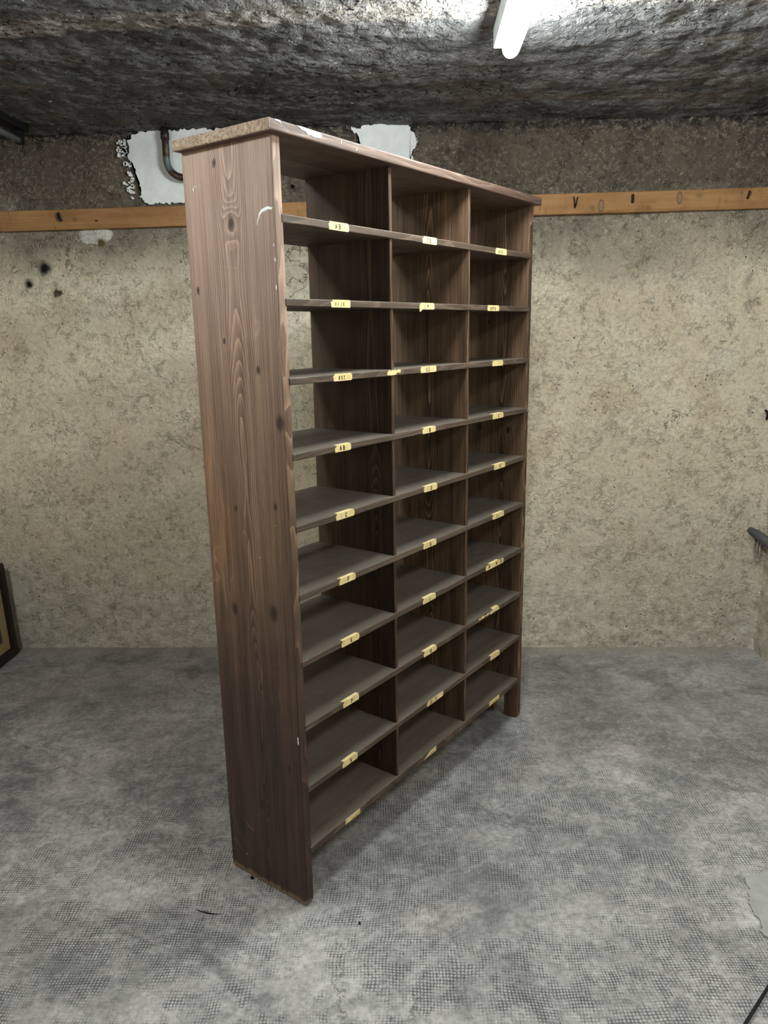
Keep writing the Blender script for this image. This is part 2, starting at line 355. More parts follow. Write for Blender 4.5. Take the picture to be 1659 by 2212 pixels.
def pipe_mat():
    n = NT('blackened_iron_pipe', .42, .5); n.b.inputs['Metallic'].default_value = .45; P = n.obj
    f = n.noise(P, 18, 5, .7); o = n.xyz(P)
    c = n.mix(n.rng(f, .35, .65), lin(38, 30, 30), lin(72, 56, 52))
    c = n.mix(n.m('MULTIPLY', n.rng(f, .62, .68), .7), c, lin(150, 126, 70))
    band = n.m('MULTIPLY', n.rng(n.m('ADD', o[2], n.m('MULTIPLY', f, .03)), 2.455, 2.475, 0, 1), n.rng(n.m('ADD', o[2], n.m('MULTIPLY', f, .03)), 2.53, 2.515, 0, 1))
    c = n.mix(n.m('MULTIPLY', band, .85), c, lin(112, 122, 122))
    n.base(c); n.bump(f, .4, .002); return n.mat
M['pipe'] = pipe_mat()
def stub_mat():
    n = NT('grey_soot_pipe', .75, .3); P = n.obj; f = n.noise(P, 30, 5, .7)
    n.base(n.mix(n.rng(f, .3, .7), lin(70, 70, 70), lin(108, 108, 106))); n.bump(f, .5, .003); return n.mat
M['stub'] = stub_mat()
def paper_mat():
    n = NT('yellowed_paper', .85, .15); P = n.obj; f = n.noise(P, 55, 4, .6); g = n.noise(P, 14, 3)
    c = n.mix(n.rng(f, .35, .7), lin(232, 214, 158), lin(214, 190, 134)); c = n.mix(n.m('MULTIPLY', n.rng(g, .5, .7), .5), c, lin(200, 166, 114))
    n.base(c); n.bump(f, .25, .0006); return n.mat
M['paper'] = paper_mat()
M['ink'] = plain('dark_ink', lin(40, 34, 30), .7, 0, .1)
M['faint_ink'] = plain('faded_ink', lin(98, 84, 62), .8, 0, .1)
M['white_paint'] = plain('white_paint', lin(226, 226, 224), .6, 0, .12, 60)
M['iron'] = plain('dark_iron', lin(40, 34, 32), .6, .4, .3)
M['lamp_body'] = plain('white_lamp_housing', lin(205, 212, 214), .5, 0, .08)
M['old_tube'] = plain('unlit_grey_tube', lin(128, 134, 135), .35, 0, .15)
M['black_body'] = plain('black_lamp_housing', lin(14, 14, 16), .6, 0, .2)
M['cable'] = plain('black_rubber', lin(20, 21, 25), .5, 0, .1)
M['dark_frame'] = plain('dark_mahogany_frame', lin(42, 26, 24), .38, 0, .3, 14)
M['mat_board'] = plain('cream_mat_board', lin(176, 158, 116), .85, 0, .1, 8)
M['print'] = plain('grey_print', lin(96, 92, 84), .8, 0, .4, 7)
M['dark_bit'] = plain('dark_wood_bit', lin(26, 24, 22), .9, 0, .2)
M['pale_bit'] = plain('pale_cement_flake', lin(165, 164, 160), .9, 0, .2, 20)
def tube_mat():
    n = NT('lit_fluorescent_cover', .4, .3)
    n.base((.9, .95, .95, 1)); n.b.inputs['Emission Color'].default_value = (.93, 1.0, .985, 1)
    n.b.inputs['Emission Strength'].default_value = TUBE_STRENGTH; return n.mat
M['tube'] = tube_mat()

# ------------------------------------------------------------------ mesh helpers
def obj(name, bm, mats, parent=None, smooth=False, **props):
    me = bpy.data.meshes.new(name)
    bmesh.ops.recalc_face_normals(bm, faces=bm.faces)
    bm.to_mesh(me); bm.free()
    for mt in (mats if isinstance(mats, (list, tuple)) else [mats]): me.materials.append(mt)
    if smooth:
        for p in me.polygons: p.use_smooth = True
    o = bpy.data.objects.new(name, me); COL.objects.link(o)
    if parent: o.parent = parent
    for k, v in props.items(): o[k] = v
    return o

def box(bm, x0, x1, y0, y1, z0, z1, bev=0, seg=2, mi=0):
    b = bmesh.new()
    vs = [b.verts.new((x, y, z)) for x in (x0, x1) for y in (y0, y1) for z in (z0, z1)]
    for f in ((0, 1, 3, 2), (4, 6, 7, 5), (0, 4, 5, 1), (2, 3, 7, 6), (0, 2, 6, 4), (1, 5, 7, 3)):
        b.faces.new([vs[i] for i in f])
    if bev: bmesh.ops.bevel(b, geom=b.edges[:], offset=bev, segments=seg, affect='EDGES', profile=.6)
    merge(bm, b, mi)

def merge(bm, b, mi=0):
    mp = {v: bm.verts.new(v.co) for v in b.verts}
    for f in b.faces:
        try:
            nf = bm.faces.new([mp[v] for v in f.verts]); nf.material_index = mi; nf.smooth = f.smooth
        except ValueError: pass
    b.free()

def prism(bm, pts, to3, d0, d1, mi=0):
    """extrude a 2-D outline between two offsets; to3(a, b, d) -> 3-D point"""
    A = [bm.verts.new(to3(a, b, d0)) for a, b in pts]; B = [bm.verts.new(to3(a, b, d1)) for a, b in pts]
    n = len(pts); fs = [bm.faces.new(A), bm.faces.new(B[::-1])]
    for i in range(n): fs.append(bm.faces.new((A[i], B[i], B[(i + 1) % n], A[(i + 1) % n])))
    for f in fs: f.material_index = mi

def tube_path(bm, pts, r, seg=16, caps=True, mi=0):
    pts = [Vector(p) for p in pts]; rr = r if isinstance(r, (list, tuple)) else [r] * len(pts)
    rings = []; prev = None
    for i, p in enumerate(pts):
        t = (pts[min(i + 1, len(pts) - 1)] - pts[max(i - 1, 0)]).normalized()
        if prev is None:
            a = t.cross(Vector((0, 0, 1)) if abs(t.z) < .9 else Vector((1, 0, 0))).normalized()
        else: a = (prev - t * prev.dot(t)).normalized()
        prev = a; b = t.cross(a)
        rings.append([bm.verts.new(p + (a * math.cos(2 * math.pi * k / seg) + b * math.sin(2 * math.pi * k / seg)) * rr[i]) for k in range(seg)])
    for i in range(len(rings) - 1):
        for k in range(seg):
            f = bm.faces.new((rings[i][k], rings[i][(k + 1) % seg], rings[i + 1][(k + 1) % seg], rings[i + 1][k])); f.smooth = True; f.material_index = mi
    if caps:
        for R_ in (rings[0][::-1], rings[-1]):
            f = bm.faces.new(R_); f.material_index = mi

def empty(name, loc, label, cat, rotz=0, group=None):
    o = bpy.data.objects.new(name, None); COL.objects.link(o); o.location = loc; o.rotation_euler = (0, 0, rotz)
    o.empty_display_size = .1; o['label'] = label; o['category'] = cat
    if group: o['group'] = group
    return o

# ------------------------------------------------------------------ the room
XL, XR, YB, YF, ZC = -1.935, 2.155, 1.93, -3.4, 2.635
def linspace(a, b, n): return [a + (b - a) * i / (n - 1) for i in range(n)]
def grid(us, vs, fn):
    bm = bmesh.new(); V = [[bm.verts.new(fn(u, v)) for v in vs] for u in us]
    for i in range(len(us) - 1):
        for j in range(len(vs) - 1):
            f = bm.faces.new((V[i][j], V[i + 1][j], V[i + 1][j + 1], V[i][j + 1])); f.smooth = True
    return bm
fb = lambda p, o=4: mnoise.fractal(p, 1.0, 2.0, o)

WALLM = wall_material('old_plaster_wall', 0); WALLS = wall_material('old_plaster_side_wall', 1)
def back_fn(x, z):
    d = .010 * fb(Vector((x * 1.3, 3.1, z * 1.3)), 3) + .004 * fb(Vector((x * 9, 1.1, z * 9)), 3)
    low = max(0, (.22 - z) / .22); d += low * .012 * mnoise.noise(Vector((x * 18, 5, z * 18)))
    d *= min(1, max(0, (XR - x) / .05)) * min(1, max(0, (x - XL) / .05)) if z > .03 else .3
    cx = max(0, 1 - (XR - x) / .10); d -= .045 * cx * cx            # soft inner corner
    return (x, YB + max(-.05, min(.014, d)), z)
obj('wall_back', grid(linspace(XL, XR, 230), linspace(-.01, ZC + .06, 150), back_fn), WALLM, kind='structure')
def right_fn(y, z):
    d = .018 * fb(Vector((y * 2, 8.1, z * 2)), 4) + .012 * mnoise.noise(Vector((y * 14, 2, z * 14))) * (1 if z < 1.2 else .3)
    return (XR + max(-.02, d), y, z)
obj('wall_right', grid(linspace(YF, .6, 24)[:-1] + linspace(.6, YB + .03, 90), linspace(-.01, ZC + .06, 120), right_fn), WALLS, kind='structure')
obj('wall_left', grid(linspace(YF, YB + .03, 60), linspace(-.01, ZC + .06, 40),
    lambda y, z: (XL - abs(.008 * fb(Vector((y * 2, 4.1, z * 2)), 3)), y, z)), WALLS, kind='structure')
obj('wall_front', grid(linspace(XL - .03, XR + .03, 20), linspace(-.01, ZC + .06, 20), lambda x, z: (x, YF + .01, z)), wall_material('old_plaster_front_wall', 1), kind='structure')
def floor_fn(x, y):
    return (x, y, min(0, .004 * fb(Vector((x * 1.5, y * 1.5, 2)), 3) - .003))
obj('floor', grid(linspace(XL - .03, XR + .03, 60), linspace(YF, YB + .06, 90), floor_fn), floor_material(), kind='structure')
def ceil_fn(x, y):
    d = 0
    if y > .1:
        k = min(1, (y - .1) / .3)
        d = .014 * fb(Vector((x * 1.1, y * 3.0, 6)), 4) + .007 * fb(Vector((x * 13, y * 10, 1)), 4) + .006 * mnoise.noise(Vector((x * 38, y * 48, 3)))
        d *= k
    return (x, y, ZC + max(-.03, min(.03, d)))
obj('ceiling', grid(linspace(XL - .03, XR + .03, 300), linspace(YF, .1, 20)[:-1] + linspace(.1, YB + .05, 170), ceil_fn), ceiling_material(), kind='structure')

WB = bpy.data.objects['wall_back']
def plaster_patch(pts, name, label, seed):
    """rough-edged skim of new plaster, a few millimetres proud of the wall"""
    random.seed(seed); out = []
    n = len(pts)
    for i in range(n):
        a = Vector(pts[i]); b = Vector(pts[(i + 1) % n]); L = (b - a).length; k = max(2, int(L / .004))
        nr = Vector((-(b - a).y, (b - a).x)).normalized()
        for j in range(k):
            p = a.lerp(b, j / k); q = p * 1.0
            out.append(tuple(q + nr * (.009 * mnoise.noise(Vector((q.x * 110, q.y * 110, seed))) + .014 * mnoise.noise(Vector((q.x * 42, q.y * 42, seed))) + .010 * mnoise.noise(Vector((q.x * 14, q.y * 14, seed))))))
    bm = bmesh.new()
    prism(bm, out, lambda a, b, d: (a, d, b), YB + .02, YB - .012)
    bmesh.ops.triangulate(bm, faces=[f for f in bm.faces if len(f.verts) > 4])
    o = obj(name, bm, M['plaster'], WB); o['label'] = label
    return o
plaster_patch([(-.953, 2.634), (-.56, 2.634), (-.56, 2.31), (-.942, 2.305), (-.975, 2.338), (-.968, 2.37), (-.965, 2.415), (-.985, 2.44), (-.99, 2.479), (-1.012, 2.52), (-1.01, 2.575), (-.985, 2.605)], 'plaster_patch', 'large bright white new plaster patch around the bent pipe', 3)
plaster_patch([(.055, 2.618), (.10, 2.634), (.30, 2.634), (.335, 2.612), (.351, 2.585), (.372, 2.558), (.346, 2.519), (.322, 2.44), (.12, 2.44), (.085, 2.53), (.085, 2.59)], 'plaster_patch', 'white plaster patch showing above the middle of the bookcase top', 5)
# loose flecks of white plaster beside the big patch
bm = bmesh.new(); random.seed(11)
for k in range(46):
    zz = random.choice((random.uniform(2.33, 2.50), random.uniform(2.52, 2.60))); cx = -1.0 - abs(random.gauss(0, .022)) - (.02 if zz > 2.5 else 0)
    s = random.uniform(.003, .011); m_ = random.randint(6, 9)
    prism(bm, [(cx + s * math.cos(t * 6.283 / m_) * random.uniform(.6, 1.3), zz + s * math.sin(t * 6.283 / m_) * random.uniform(.6, 1.3)) for t in range(m_)], lambda a, b, d: (a, d, b), YB + .015, YB - .009)
fl = obj('plaster_flecks', bm, M['plaster'], WB); fl['kind'] = 'stuff'
# cement skim at the right edge of the floor
random.seed(5)
pts = [(1.36, .14), (1.35, .08), (1.325, .03), (1.33, -.04), (1.315, -.09), (1.36, -.16), (1.6, -.2), (1.75, -.05), (1.7, .15), (1.5, .2)]
bm = bmesh.new(); out = []
for i in range(len(pts)):
    a = Vector(pts[i]); b = Vector(pts[(i + 1) % len(pts)])
    for j in range(8):
        p = a.lerp(b, j / 8); out.append((p.x + .012 * mnoise.noise(Vector((p.x * 60, p.y * 60, 0))), p.y + .012 * mnoise.noise(Vector((p.x * 60, p.y * 60, 9)))))
prism(bm, out, lambda a, b, d: (a, b, d), -.006, .004)
cp = obj('cement_patch', bm, M['pale_bit'], bpy.data.objects['floor']); cp['label'] = 'raised smoother cement patch with a broken edge'

# ------------------------------------------------------------------ batten on the back wall
bt = empty('wall_batten', (0, YB, 2.2553), 'long raw pine batten with knots and old nails fixed across the back wall', 'batten')
bt.rotation_euler = (0, -.0072, 0)
bm = bmesh.new(); N = 120
rings = []
for i in range(N + 1):
    x = XL + .012 + (XR - .065 - XL - .012) * i / N
    jt = .0012 * mnoise.noise(Vector((x * 9, 0, 0))); jb = .0018 * mnoise.noise(Vector((x * 7, 4, 0)))
    prof = [(.012, -.047 + jb), (-.023, -.047 + jb), (-.0255, -.0445 + jb), (-.0255, .0435 + jt), (-.023, .046 + jt), (.012, .046 + jt)]
    rings.append([bm.verts.new((x, y, z)) for y, z in prof])
for i in range(N):
    for k in range(6): bm.faces.new((rings[i][k], rings[i][(k + 1) % 6], rings[i + 1][(k + 1) % 6], rings[i + 1][k]))
bm.faces.new(rings[0][::-1]); bm.faces.new(rings[-1])
obj('board', bm, M['batten'], bt)
def nail(pts, r, name='nail'):
    bm = bmesh.new(); tube_path(bm, pts, r, 8); obj(name, bm, M['iron'], bt)
nail([(1.100, -.022, .034), (1.104, -.029, .012), (1.107, -.026, -.022)], .0032)
nail([(1.121, -.022, .030), (1.115, -.034, .014), (1.109, -.028, -.018)], .003)
bm = bmesh.new(); box(bm, 1.370, 1.381, -.034, -.020, -.006, .033, .002); obj('hook_stub', bm, M['iron'], bt)
nail([(1.917, -.022, .030), (1.913, -.036, .026), (1.906, -.03, -.004)], .0042, 'hook_stub')
bm = bmesh.new(); prism(bm, [(-1.380, .030), (-1.371, .032), (-1.368, .010), (-1.360, -.006), (-1.366, -.010), (-1.380, .002)], lambda a, b, d: (a, d, b), -.024, -.036); obj('hook_stub', bm, M['iron'], bt)
bm = bmesh.new(); box(bm, -1.199, -1.187, -.0285, -.02, -.014, -.008, .001); obj('nail', bm, M['iron'], bt)

# ------------------------------------------------------------------ pipes
pr = empty('bent_pipe', (-.822, 1.885, 2.40), 'dark bent iron pipe coming down from the ceiling in front of white plaster', 'pipe')
def rel(P, O): return [tuple(Vector(p) - Vector(O)) for p in P]
O = (0, 0, 0); pr.location = (0, 0, 0)
path = [(-.820, 1.888, 2.66), (-.821, 1.888, 2.56), (-.822, 1.888, 2.50)]
for k in range(1, 10):
    a = math.pi / 2 * k / 9 * .92
    path.append((-.822 + .075 * (1 - math.cos(a)), 1.888, 2.50 - .082 * math.sin(a)))
path += [(-.70, 1.888, 2.411), (-.60, 1.889, 2.405), (-.52, 1.89, 2.404), (-.50, 1.94, 2.404)]
bm = bmesh.new(); tube_path(bm, path, .0165, 18); obj('pipe', bm, M['pipe'], pr)
bm = bmesh.new(); tube_path(bm, [(-.821, 1.888, 2.582), (-.821, 1.888, 2.586), (-.821, 1.888, 2.612), (-.821, 1.888, 2.618), (-.821, 1.888, 2.64)], [.0165, .0205, .0205, .018, .018], 18)
obj('collar', bm, M['pipe'], pr)
bm = bmesh.new()
tube_path(bm, [(2.085, 1.935, .652), (2.105, 1.89, .640), (2.125, 1.82, .618), (2.14, 1.72, .592), (2.17, 1.62, .57)], [.016, .022, .024, .024, .024], 14)
sp_ = obj('corner_pipe', bm, M['stub']); sp_['label'] = 'soot-grey pipe stub in the right-hand corner of the room'; sp_['category'] = 'pipe'
bm = bmesh.new(); tube_path(bm, [(2.100, 1.93, 1.275), (2.096, 1.90, 1.270), (2.098, 1.888, 1.250), (2.094, 1.892, 1.228)], [.006, .006, .007, .004], 10)
hk = obj('wall_hook', bm, M['iron']); hk['label'] = 'small black iron hook high in the right-hand corner'; hk['category'] = 'hook'

# ------------------------------------------------------------------ lamps
lt = empty('tube_light', (.645, .0, ZC - .005), 'lit white fluorescent tube light on the ceiling above the bookcase', 'light')
lx, ly, lz = .645, 0, ZC - .005
bm = bmesh.new(); box(bm, -.045, .018, .12, .795, -.060, .004, .006)
obj('lamp_housing', bm, M['lamp_body'], lt)
bm = bmesh.new(); P_ = [(0.002, .10, -.088)]; R_ = [.026]
P_.append((.002, .70, -.088)); R_.append(.027)
for k in range(1, 8):
    a = math.pi / 2 * k / 7; P_.append((.002, .70 + .045 * math.sin(a), -.088)); R_.append(max(.001, .027 * math.cos(a)))
tube_path(bm, P_, R_, 20); obj('lamp_tube', bm, M['tube'], lt)
lt3 = empty('tube_light', (-1.3, -1.2, ZC - .005), 'lit white fluorescent tube light on the ceiling left of the camera', 'light')
for src, nm, mt in ((bpy.data.objects['lamp_housing'].data, 'lamp_housing', None), (bpy.data.objects['lamp_tube'].data, 'lamp_tube', None)):
    o_ = bpy.data.objects.new(nm, src); COL.objects.link(o_); o_.parent = lt3; o_.scale = (1, 1.15, 1)
lt4 = empty('tube_light', (1.72, -1.1, ZC - .005), 'lit white fluorescent tube light on the ceiling right of the camera', 'light')
for ch_ in list(lt3.children):
    o_ = ch_.copy(); COL.objects.link(o_); o_.parent = lt4; o_.scale = (1, 1, 1)
lt2 = empty('tube_light', (-1.44, .9, ZC - .005), 'unlit grey fluorescent tube in a black fixture at the top left', 'light')
bm = bmesh.new(); box(bm, -.035, .035, -.85, .86, -.030, .004, .004); obj('lamp_housing', bm, M['black_body'], lt2)
bm = bmesh.new(); tube_path(bm, [(0, -.85, -.070), (0, .83, -.070)], .0135, 16); obj('lamp_tube', bm, M['old_tube'], lt2)
for yy in (.815, -.86):
    bm = bmesh.new(); box(bm, -.016, .016, yy, yy + .03, -.085, -.028, .003); obj('lamp_holder', bm, M['black_body'], lt2)

# ------------------------------------------------------------------ framed picture on the left
pf = empty('framed_picture', (-1.853, 0, 0), 'dark framed picture with cream mat leaning at the left wall', 'picture')
y1, y0, hh = 1.857, 1.10, .522
bm = bmesh.new()
def fr(y, z, d): return (d - z * .03, y, z)
ow = .05
outer = []
for (cy_, cz_, sa) in ((y1 - .018, .018, -math.pi / 2), (y1 - .012, hh - .012, 0), (y0 + .012, hh - .012, math.pi / 2), (y0 + .018, .018, math.pi)):
    rr_ = .018 if cz_ < .1 else .012
    for k in range(5):
        a = sa + math.pi / 2 * k / 4; outer.append((cy_ + rr_ * math.cos(a), cz_ + rr_ * math.sin(a)))
inner = []
for (cy_, cz_) in ((y1 - ow, ow), (y1 - ow, hh - ow), (y0 + ow, hh - ow), (y0 + ow, ow)): inner += [(cy_, cz_)] * 5
layers = [(outer, -.022), (outer, .0), ([(a * .85 + c * .15, b * .85 + d * .15) for (a, b), (c, d) in zip(outer, inner)], .008),
          ([(a * .3 + c * .7, b * .3 + d * .7) for (a, b), (c, d) in zip(outer, inner)], .006), (inner, -.002), (inner, -.022)]
RV = [[bm.verts.new(fr(a, b, d)) for a, b in L_] for L_, d in layers]
for i in range(len(RV)):
    A_, B_ = RV[i], RV[(i + 1) % len(RV)]
    for k in range(20):
        bm.faces.new((A_[k], A_[(k + 1) % 20], B_[(k + 1) % 20], B_[k]))
bmesh.ops.remove_doubles(bm, verts=bm.verts, dist=1e-5); bmesh.ops.dissolve_degenerate(bm, edges=bm.edges[:], dist=1e-6)
obj('picture_frame', bm, M['dark_frame'], pf)
bm = bmesh.new(); o1 = .045; o2 = .105
def ringp(m_): return [(y1 - m_, m_), (y1 - m_, hh - m_), (y0 + m_, hh - m_), (y0 + m_, m_)]
A_ = ringp(o1); B_ = ringp(o2)
V1 = [[bm.verts.new(fr(a, b, d)) for a, b in r_] for r_, d in ((A_, -.009), (B_, -.009), (B_, -.0125), (A_, -.0125))]
for i in range(4):
    for k in range(4): bm.faces.new((V1[i][k], V1[i][(k + 1) % 4], V1[(i + 1) % 4][(k + 1) % 4], V1[(i + 1) % 4][k]))
obj('mat_board', bm, M['mat_board'], pf)
bm = bmesh.new(); prism(bm, ringp(o1), fr, -.0135, -.020); obj('print', bm, M['print'], pf)

# ------------------------------------------------------------------ the bookcase
T, D, W, ZT = .0318, .3241, 1.4264, 2.15
SZ = [1.9735, 1.7745, 1.5768, 1.3797, 1.183, .9864, .7902, .5919, .3927, .1899]
U1, U2, DT = .4851, .9399, .0145
bc = empty('bookcase', (0, 0, 0), 'tall dark-stained open wooden bookcase with paper letter labels on its shelf edges', 'bookcase', math.atan2(.82555347, .5643239))

def side_panel(u0, u1, notch, name, mat, rise=0):
    b = bmesh.new()
    # outline in (v, z), front corners rounded at the foot
    out = [(0, rise + .012), (.004, rise + .003), (.012, rise)]
    if notch: out += [(.065, 0), (.065, .135), (.118, .135), (.118, 0)]
    out += [(D - .006, rise), (D, rise + .008), (D, ZT), (0, ZT)]
    bm = bmesh.new(); prism(bm, out, lambda a, z, d: (d, a, z), u0, u1)
    ed = [e for e in bm.edges if abs(e.verts[0].co.x - e.verts[1].co.x) < 1e-6 and (e.verts[0].co.y < .001 and e.verts[1].co.y < .001) and abs(e.verts[0].co.z - e.verts[1].co.z) > .5]
    bmesh.ops.bevel(bm, geom=ed, offset=.005, segments=3, affect='EDGES', profile=.5)
    b.free()
    return bm
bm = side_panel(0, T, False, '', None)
# white paint smear and small paint flecks on the outer face of the near side
def blob(bm, pts, wd, u, mi=1):
    L_ = []; R2 = []
    for i, (a, z) in enumerate(pts):
        j = min(i + 1, len(pts) - 1); k = max(i - 1, 0)
        t = Vector((pts[j][0] - pts[k][0], pts[j][1] - pts[k][1])).normalized(); nn = Vector((-t.y, t.x)); ww = wd[i]
        L_.append((a + nn.x * ww, z + nn.y * ww)); R2.append((a - nn.x * ww, z - nn.y * ww))
    prism(bm, L_ + R2[::-1], lambda a, z, d: (d, a, z), u - .0006, u + .001, mi)
blob(bm, [(.0595, 1.951), (.057, 1.960), (.0525, 1.966), (.049, 1.975), (.041, 1.9815), (.030, 1.984), (.020, 1.9865), (.009, 1.9835), (.004, 1.985)],
     [.0006, .0013, .0018, .0026, .0034, .0042, .0034, .0026, .0008], 0)
for (a, z, s) in ((.004, 1.80, .002), (.0035, 1.865, .0016), (.006, 1.90, .0014), (.286, 2.058, .0016), (.280, 2.064, .0012), (.004, .55, .0025), (.0045, .56, .0022)):
    blob(bm, [(a, z - s * 3), (a + .001, z), (a, z + s * 3)], [s * .3, s, s * .3], 0)
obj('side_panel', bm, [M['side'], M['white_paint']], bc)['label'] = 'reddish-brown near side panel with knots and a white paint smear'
bm = side_panel(W - T, W, True, '', None)
obj('side_panel', bm, M['far_side'], bc)
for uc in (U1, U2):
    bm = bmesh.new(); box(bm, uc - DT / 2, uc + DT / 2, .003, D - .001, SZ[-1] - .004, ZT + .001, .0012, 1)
    obj('divider', bm, M['divider_shaded' if uc == U1 else 'divider'], bc)
# top board: bevelled slab, end grain on its near end, chipped white paint on the front edge
bm = bmesh.new(); box(bm, -.028, W + .022, -.022, .327, ZT, ZT + .0275, .005, 3)
for f in bm.faces:
    if all(v.co.x < -.02 for v in f.verts): f.material_index = 1
tl = [(.066, 2.1755), (.082, 2.1765), (.100, 2.1763), (.118, 2.1755), (.140, 2.1745), (.158, 2.174), (.160, 2.168), (.154, 2.1615), (.132, 2.1605), (.118, 2.163), (.108, 2.161), (.098, 2.168), (.084, 2.170), (.075, 2.174)]
prism(bm, tl, lambda a, z, d: (a, d, z), -.0215, -.0228, 2)
prism(bm, [(-.010, 2.176), (.012, 2.1765), (.014, 2.168), (.010, 2.172), (-.004, 2.1735)], lambda a, z, d: (a, d, z), -.0215, -.0226, 2)
for (a, z) in ((.236, 2.166), (.30, 2.160), (.237, 2.170)):
    prism(bm, [(a, z - .004), (a + .002, z), (a, z + .004), (a - .0015, z)], lambda a, z, d: (a, d, z), -.0215, -.0226, 2)
obj('top_board', bm, [M['top'], M['end'], M['white_paint']], bc)

# stroke letters in a unit box (x 0..1, y 0..1)
def arc(cx, cy, rx, ry, a0, a1, n=7): return [(cx + rx * math.cos(math.radians(a0 + (a1 - a0) * i / n)), cy + ry * math.sin(math.radians(a0 + (a1 - a0) * i / n))) for i in range(n + 1)]
GL = {
 'A': [[(0, 0), (.5, 1), (1, 0)], [(.2, .36), (.8, .36)]],
 'B': [[(.1, 0), (.1, 1)] + arc(.4, .76, .42, .24, 90, -90) + [(.1, .52)], [(.1, .52)] + arc(.45, .26, .48, .26, 90, -90) + [(.1, 0)]],
 'C': [arc(.55, .5, .5, .5, 45, 315, 10)],
 'D': [[(.1, 0), (.1, 1)] + arc(.3, .5, .65, .5, 90, -90, 9) + [(.1, 0)]],
 'E': [[(.9, 1), (.1, 1), (.1, 0), (.9, 0)], [(.1, .52), (.75, .52)]],
 'F': [[(.9, 1), (.1, 1), (.1, 0)], [(.1, .52), (.7, .52)]],
 'G': [arc(.5, .5, .48, .5, 50, 330, 10) + [(.95, .45), (.6, .45)]],
 'H': [[(.1, 0), (.1, 1)], [(.9, 0), (.9, 1)], [(.1, .5), (.9, .5)]],
 'I': [[(.5, 0), (.5, 1)]],
 'J': [[(.9, 1), (.7, .98), (.7, .25)] + arc(.42, .22, .28, .22, 0, -160, 5)],
 'K': [[(.1, 0), (.1, 1)], [(.9, 1), (.12, .45), (.95, 0)]],
 'L': [[(.1, 1), (.1, 0), (.85, 0)]],
 'M': [[(.05, 0), (.1, 1), (.5, .3), (.9, 1), (.95, 0)]],
 'N': [[(.1, 0), (.1, 1), (.9, 0), (.9, 1)]],
 'O': [arc(.5, .5, .46, .5, 90, 450, 12)],
 'P': [[(.1, 0), (.1, 1)] + arc(.4, .75, .45, .25, 90, -90) + [(.1, .5)]],
 'Q': [arc(.5, .5, .46, .5, 90, 450, 12), [(.6, .25), (1, -.08)]],
 'R': [[(.1, 0), (.1, 1)] + arc(.4, .75, .45, .25, 90, -90) + [(.1, .5)], [(.4, .5), (.9, 0)]],
 'S': [arc(.5, .75, .4, .25, 40, 270, 7) + arc(.5, .25, .42, .25, 90, -140, 7)],
 'T': [[(0, 1), (1, 1)], [(.5, 1), (.5, 0)]],
 'U': [[(.1, 1), (.1, .3)] + arc(.5, .3, .4, .3, 180, 360, 7) + [(.9, 1)]],
 'V': [[(.05, 1), (.5, 0), (.95, 1)]],
 'Z': [[(.1, 1), (.9, 1), (.1, 0), (.95, 0)]],
}
def strokes(bm, ch, x, z, w_, h_, v, pen, mi, rnd):
    for line in GL[ch]:
        pts = [Vector((x + (a + rnd.uniform(-.03, .03)) * w_, z + (b + rnd.uniform(-.02, .02)) * h_)) for a, b in line]
        for i in range(len(pts) - 1):
            a, b = pts[i], pts[i + 1]
            if (b - a).length < 1e-6: continue
            t = (b - a).normalized(); nn = Vector((-t.y, t.x)) * pen; e = t * pen * .6
            q = [a - e + nn, b + e + nn, b + e - nn, a - e - nn]
            prism(bm, [tuple(k) for k in q], lambda p, r, d: (p, d, r), v - .00025, v + .0002, mi)

# u0, u1, text, style: n normal, t torn strip, p printed, b blank ; faint
LAB = {
 0: [(.1984, .2837, 'AB', 'n'), (.6443, .7266, 'CD', 'n'), (1.1173, 1.2024, 'EFG', 'n')],
 1: [(.1976, .2808, 'HIJK', 'f'), (.6268, .7125, 'LM', 'f'), (1.0654, 1.1529, 'NOPQ', 'n')],
 2: [(.1974, .2804, 'RST', 'n'), (.4495, .5195, '', 'torn'), (.630, .7233, 'UZ', 'n'), (1.1066, 1.1904, '', 'b')],
 3: [(.1956, .2676, 'AB', 'N'), (.6389, .7201, 'B', 'N'), (1.117, 1.2026, 'C', 'N')],
 4: [(.1902, .2743, 'C', 'N'), (.6455, .7286, 'D', 'N'), (1.1348, 1.2266, 'E', 'N')],
 5: [(.1953, .2727, 'F', 'N'), (.641, .7224, 'G', 'N'), (1.1304, 1.2235, 'HI', 'f')],
 6: [(.1967, .2825, 'K', 'N'), (.6364, .7191, 'L', 'N'), (1.0806, 1.2284, 'MNO', 'strip')],
 7: [(.1941, .2724, 'P', 'N'), (.6406, .7249, 'R', 'N'), (1.0341, 1.2004, '', 'torn')],
 8: [(.1829, .2574, 'S', 'N'), (.66, .7693, 'UV', 'strip'), (1.1313, 1.2122, '', 'b')],
 9: [(.1891, .2632, '', 'p'), (.6372, .7212, '', 'pt'), (1.1299, 1.2162, '', 'p')],
}
VF = -.002     # front face of the shelves
ST = [.0197, .0187, .0185, .0185, .0185, .0185, .0190, .0190, .0190, .0210]
rnd = random.Random(21)
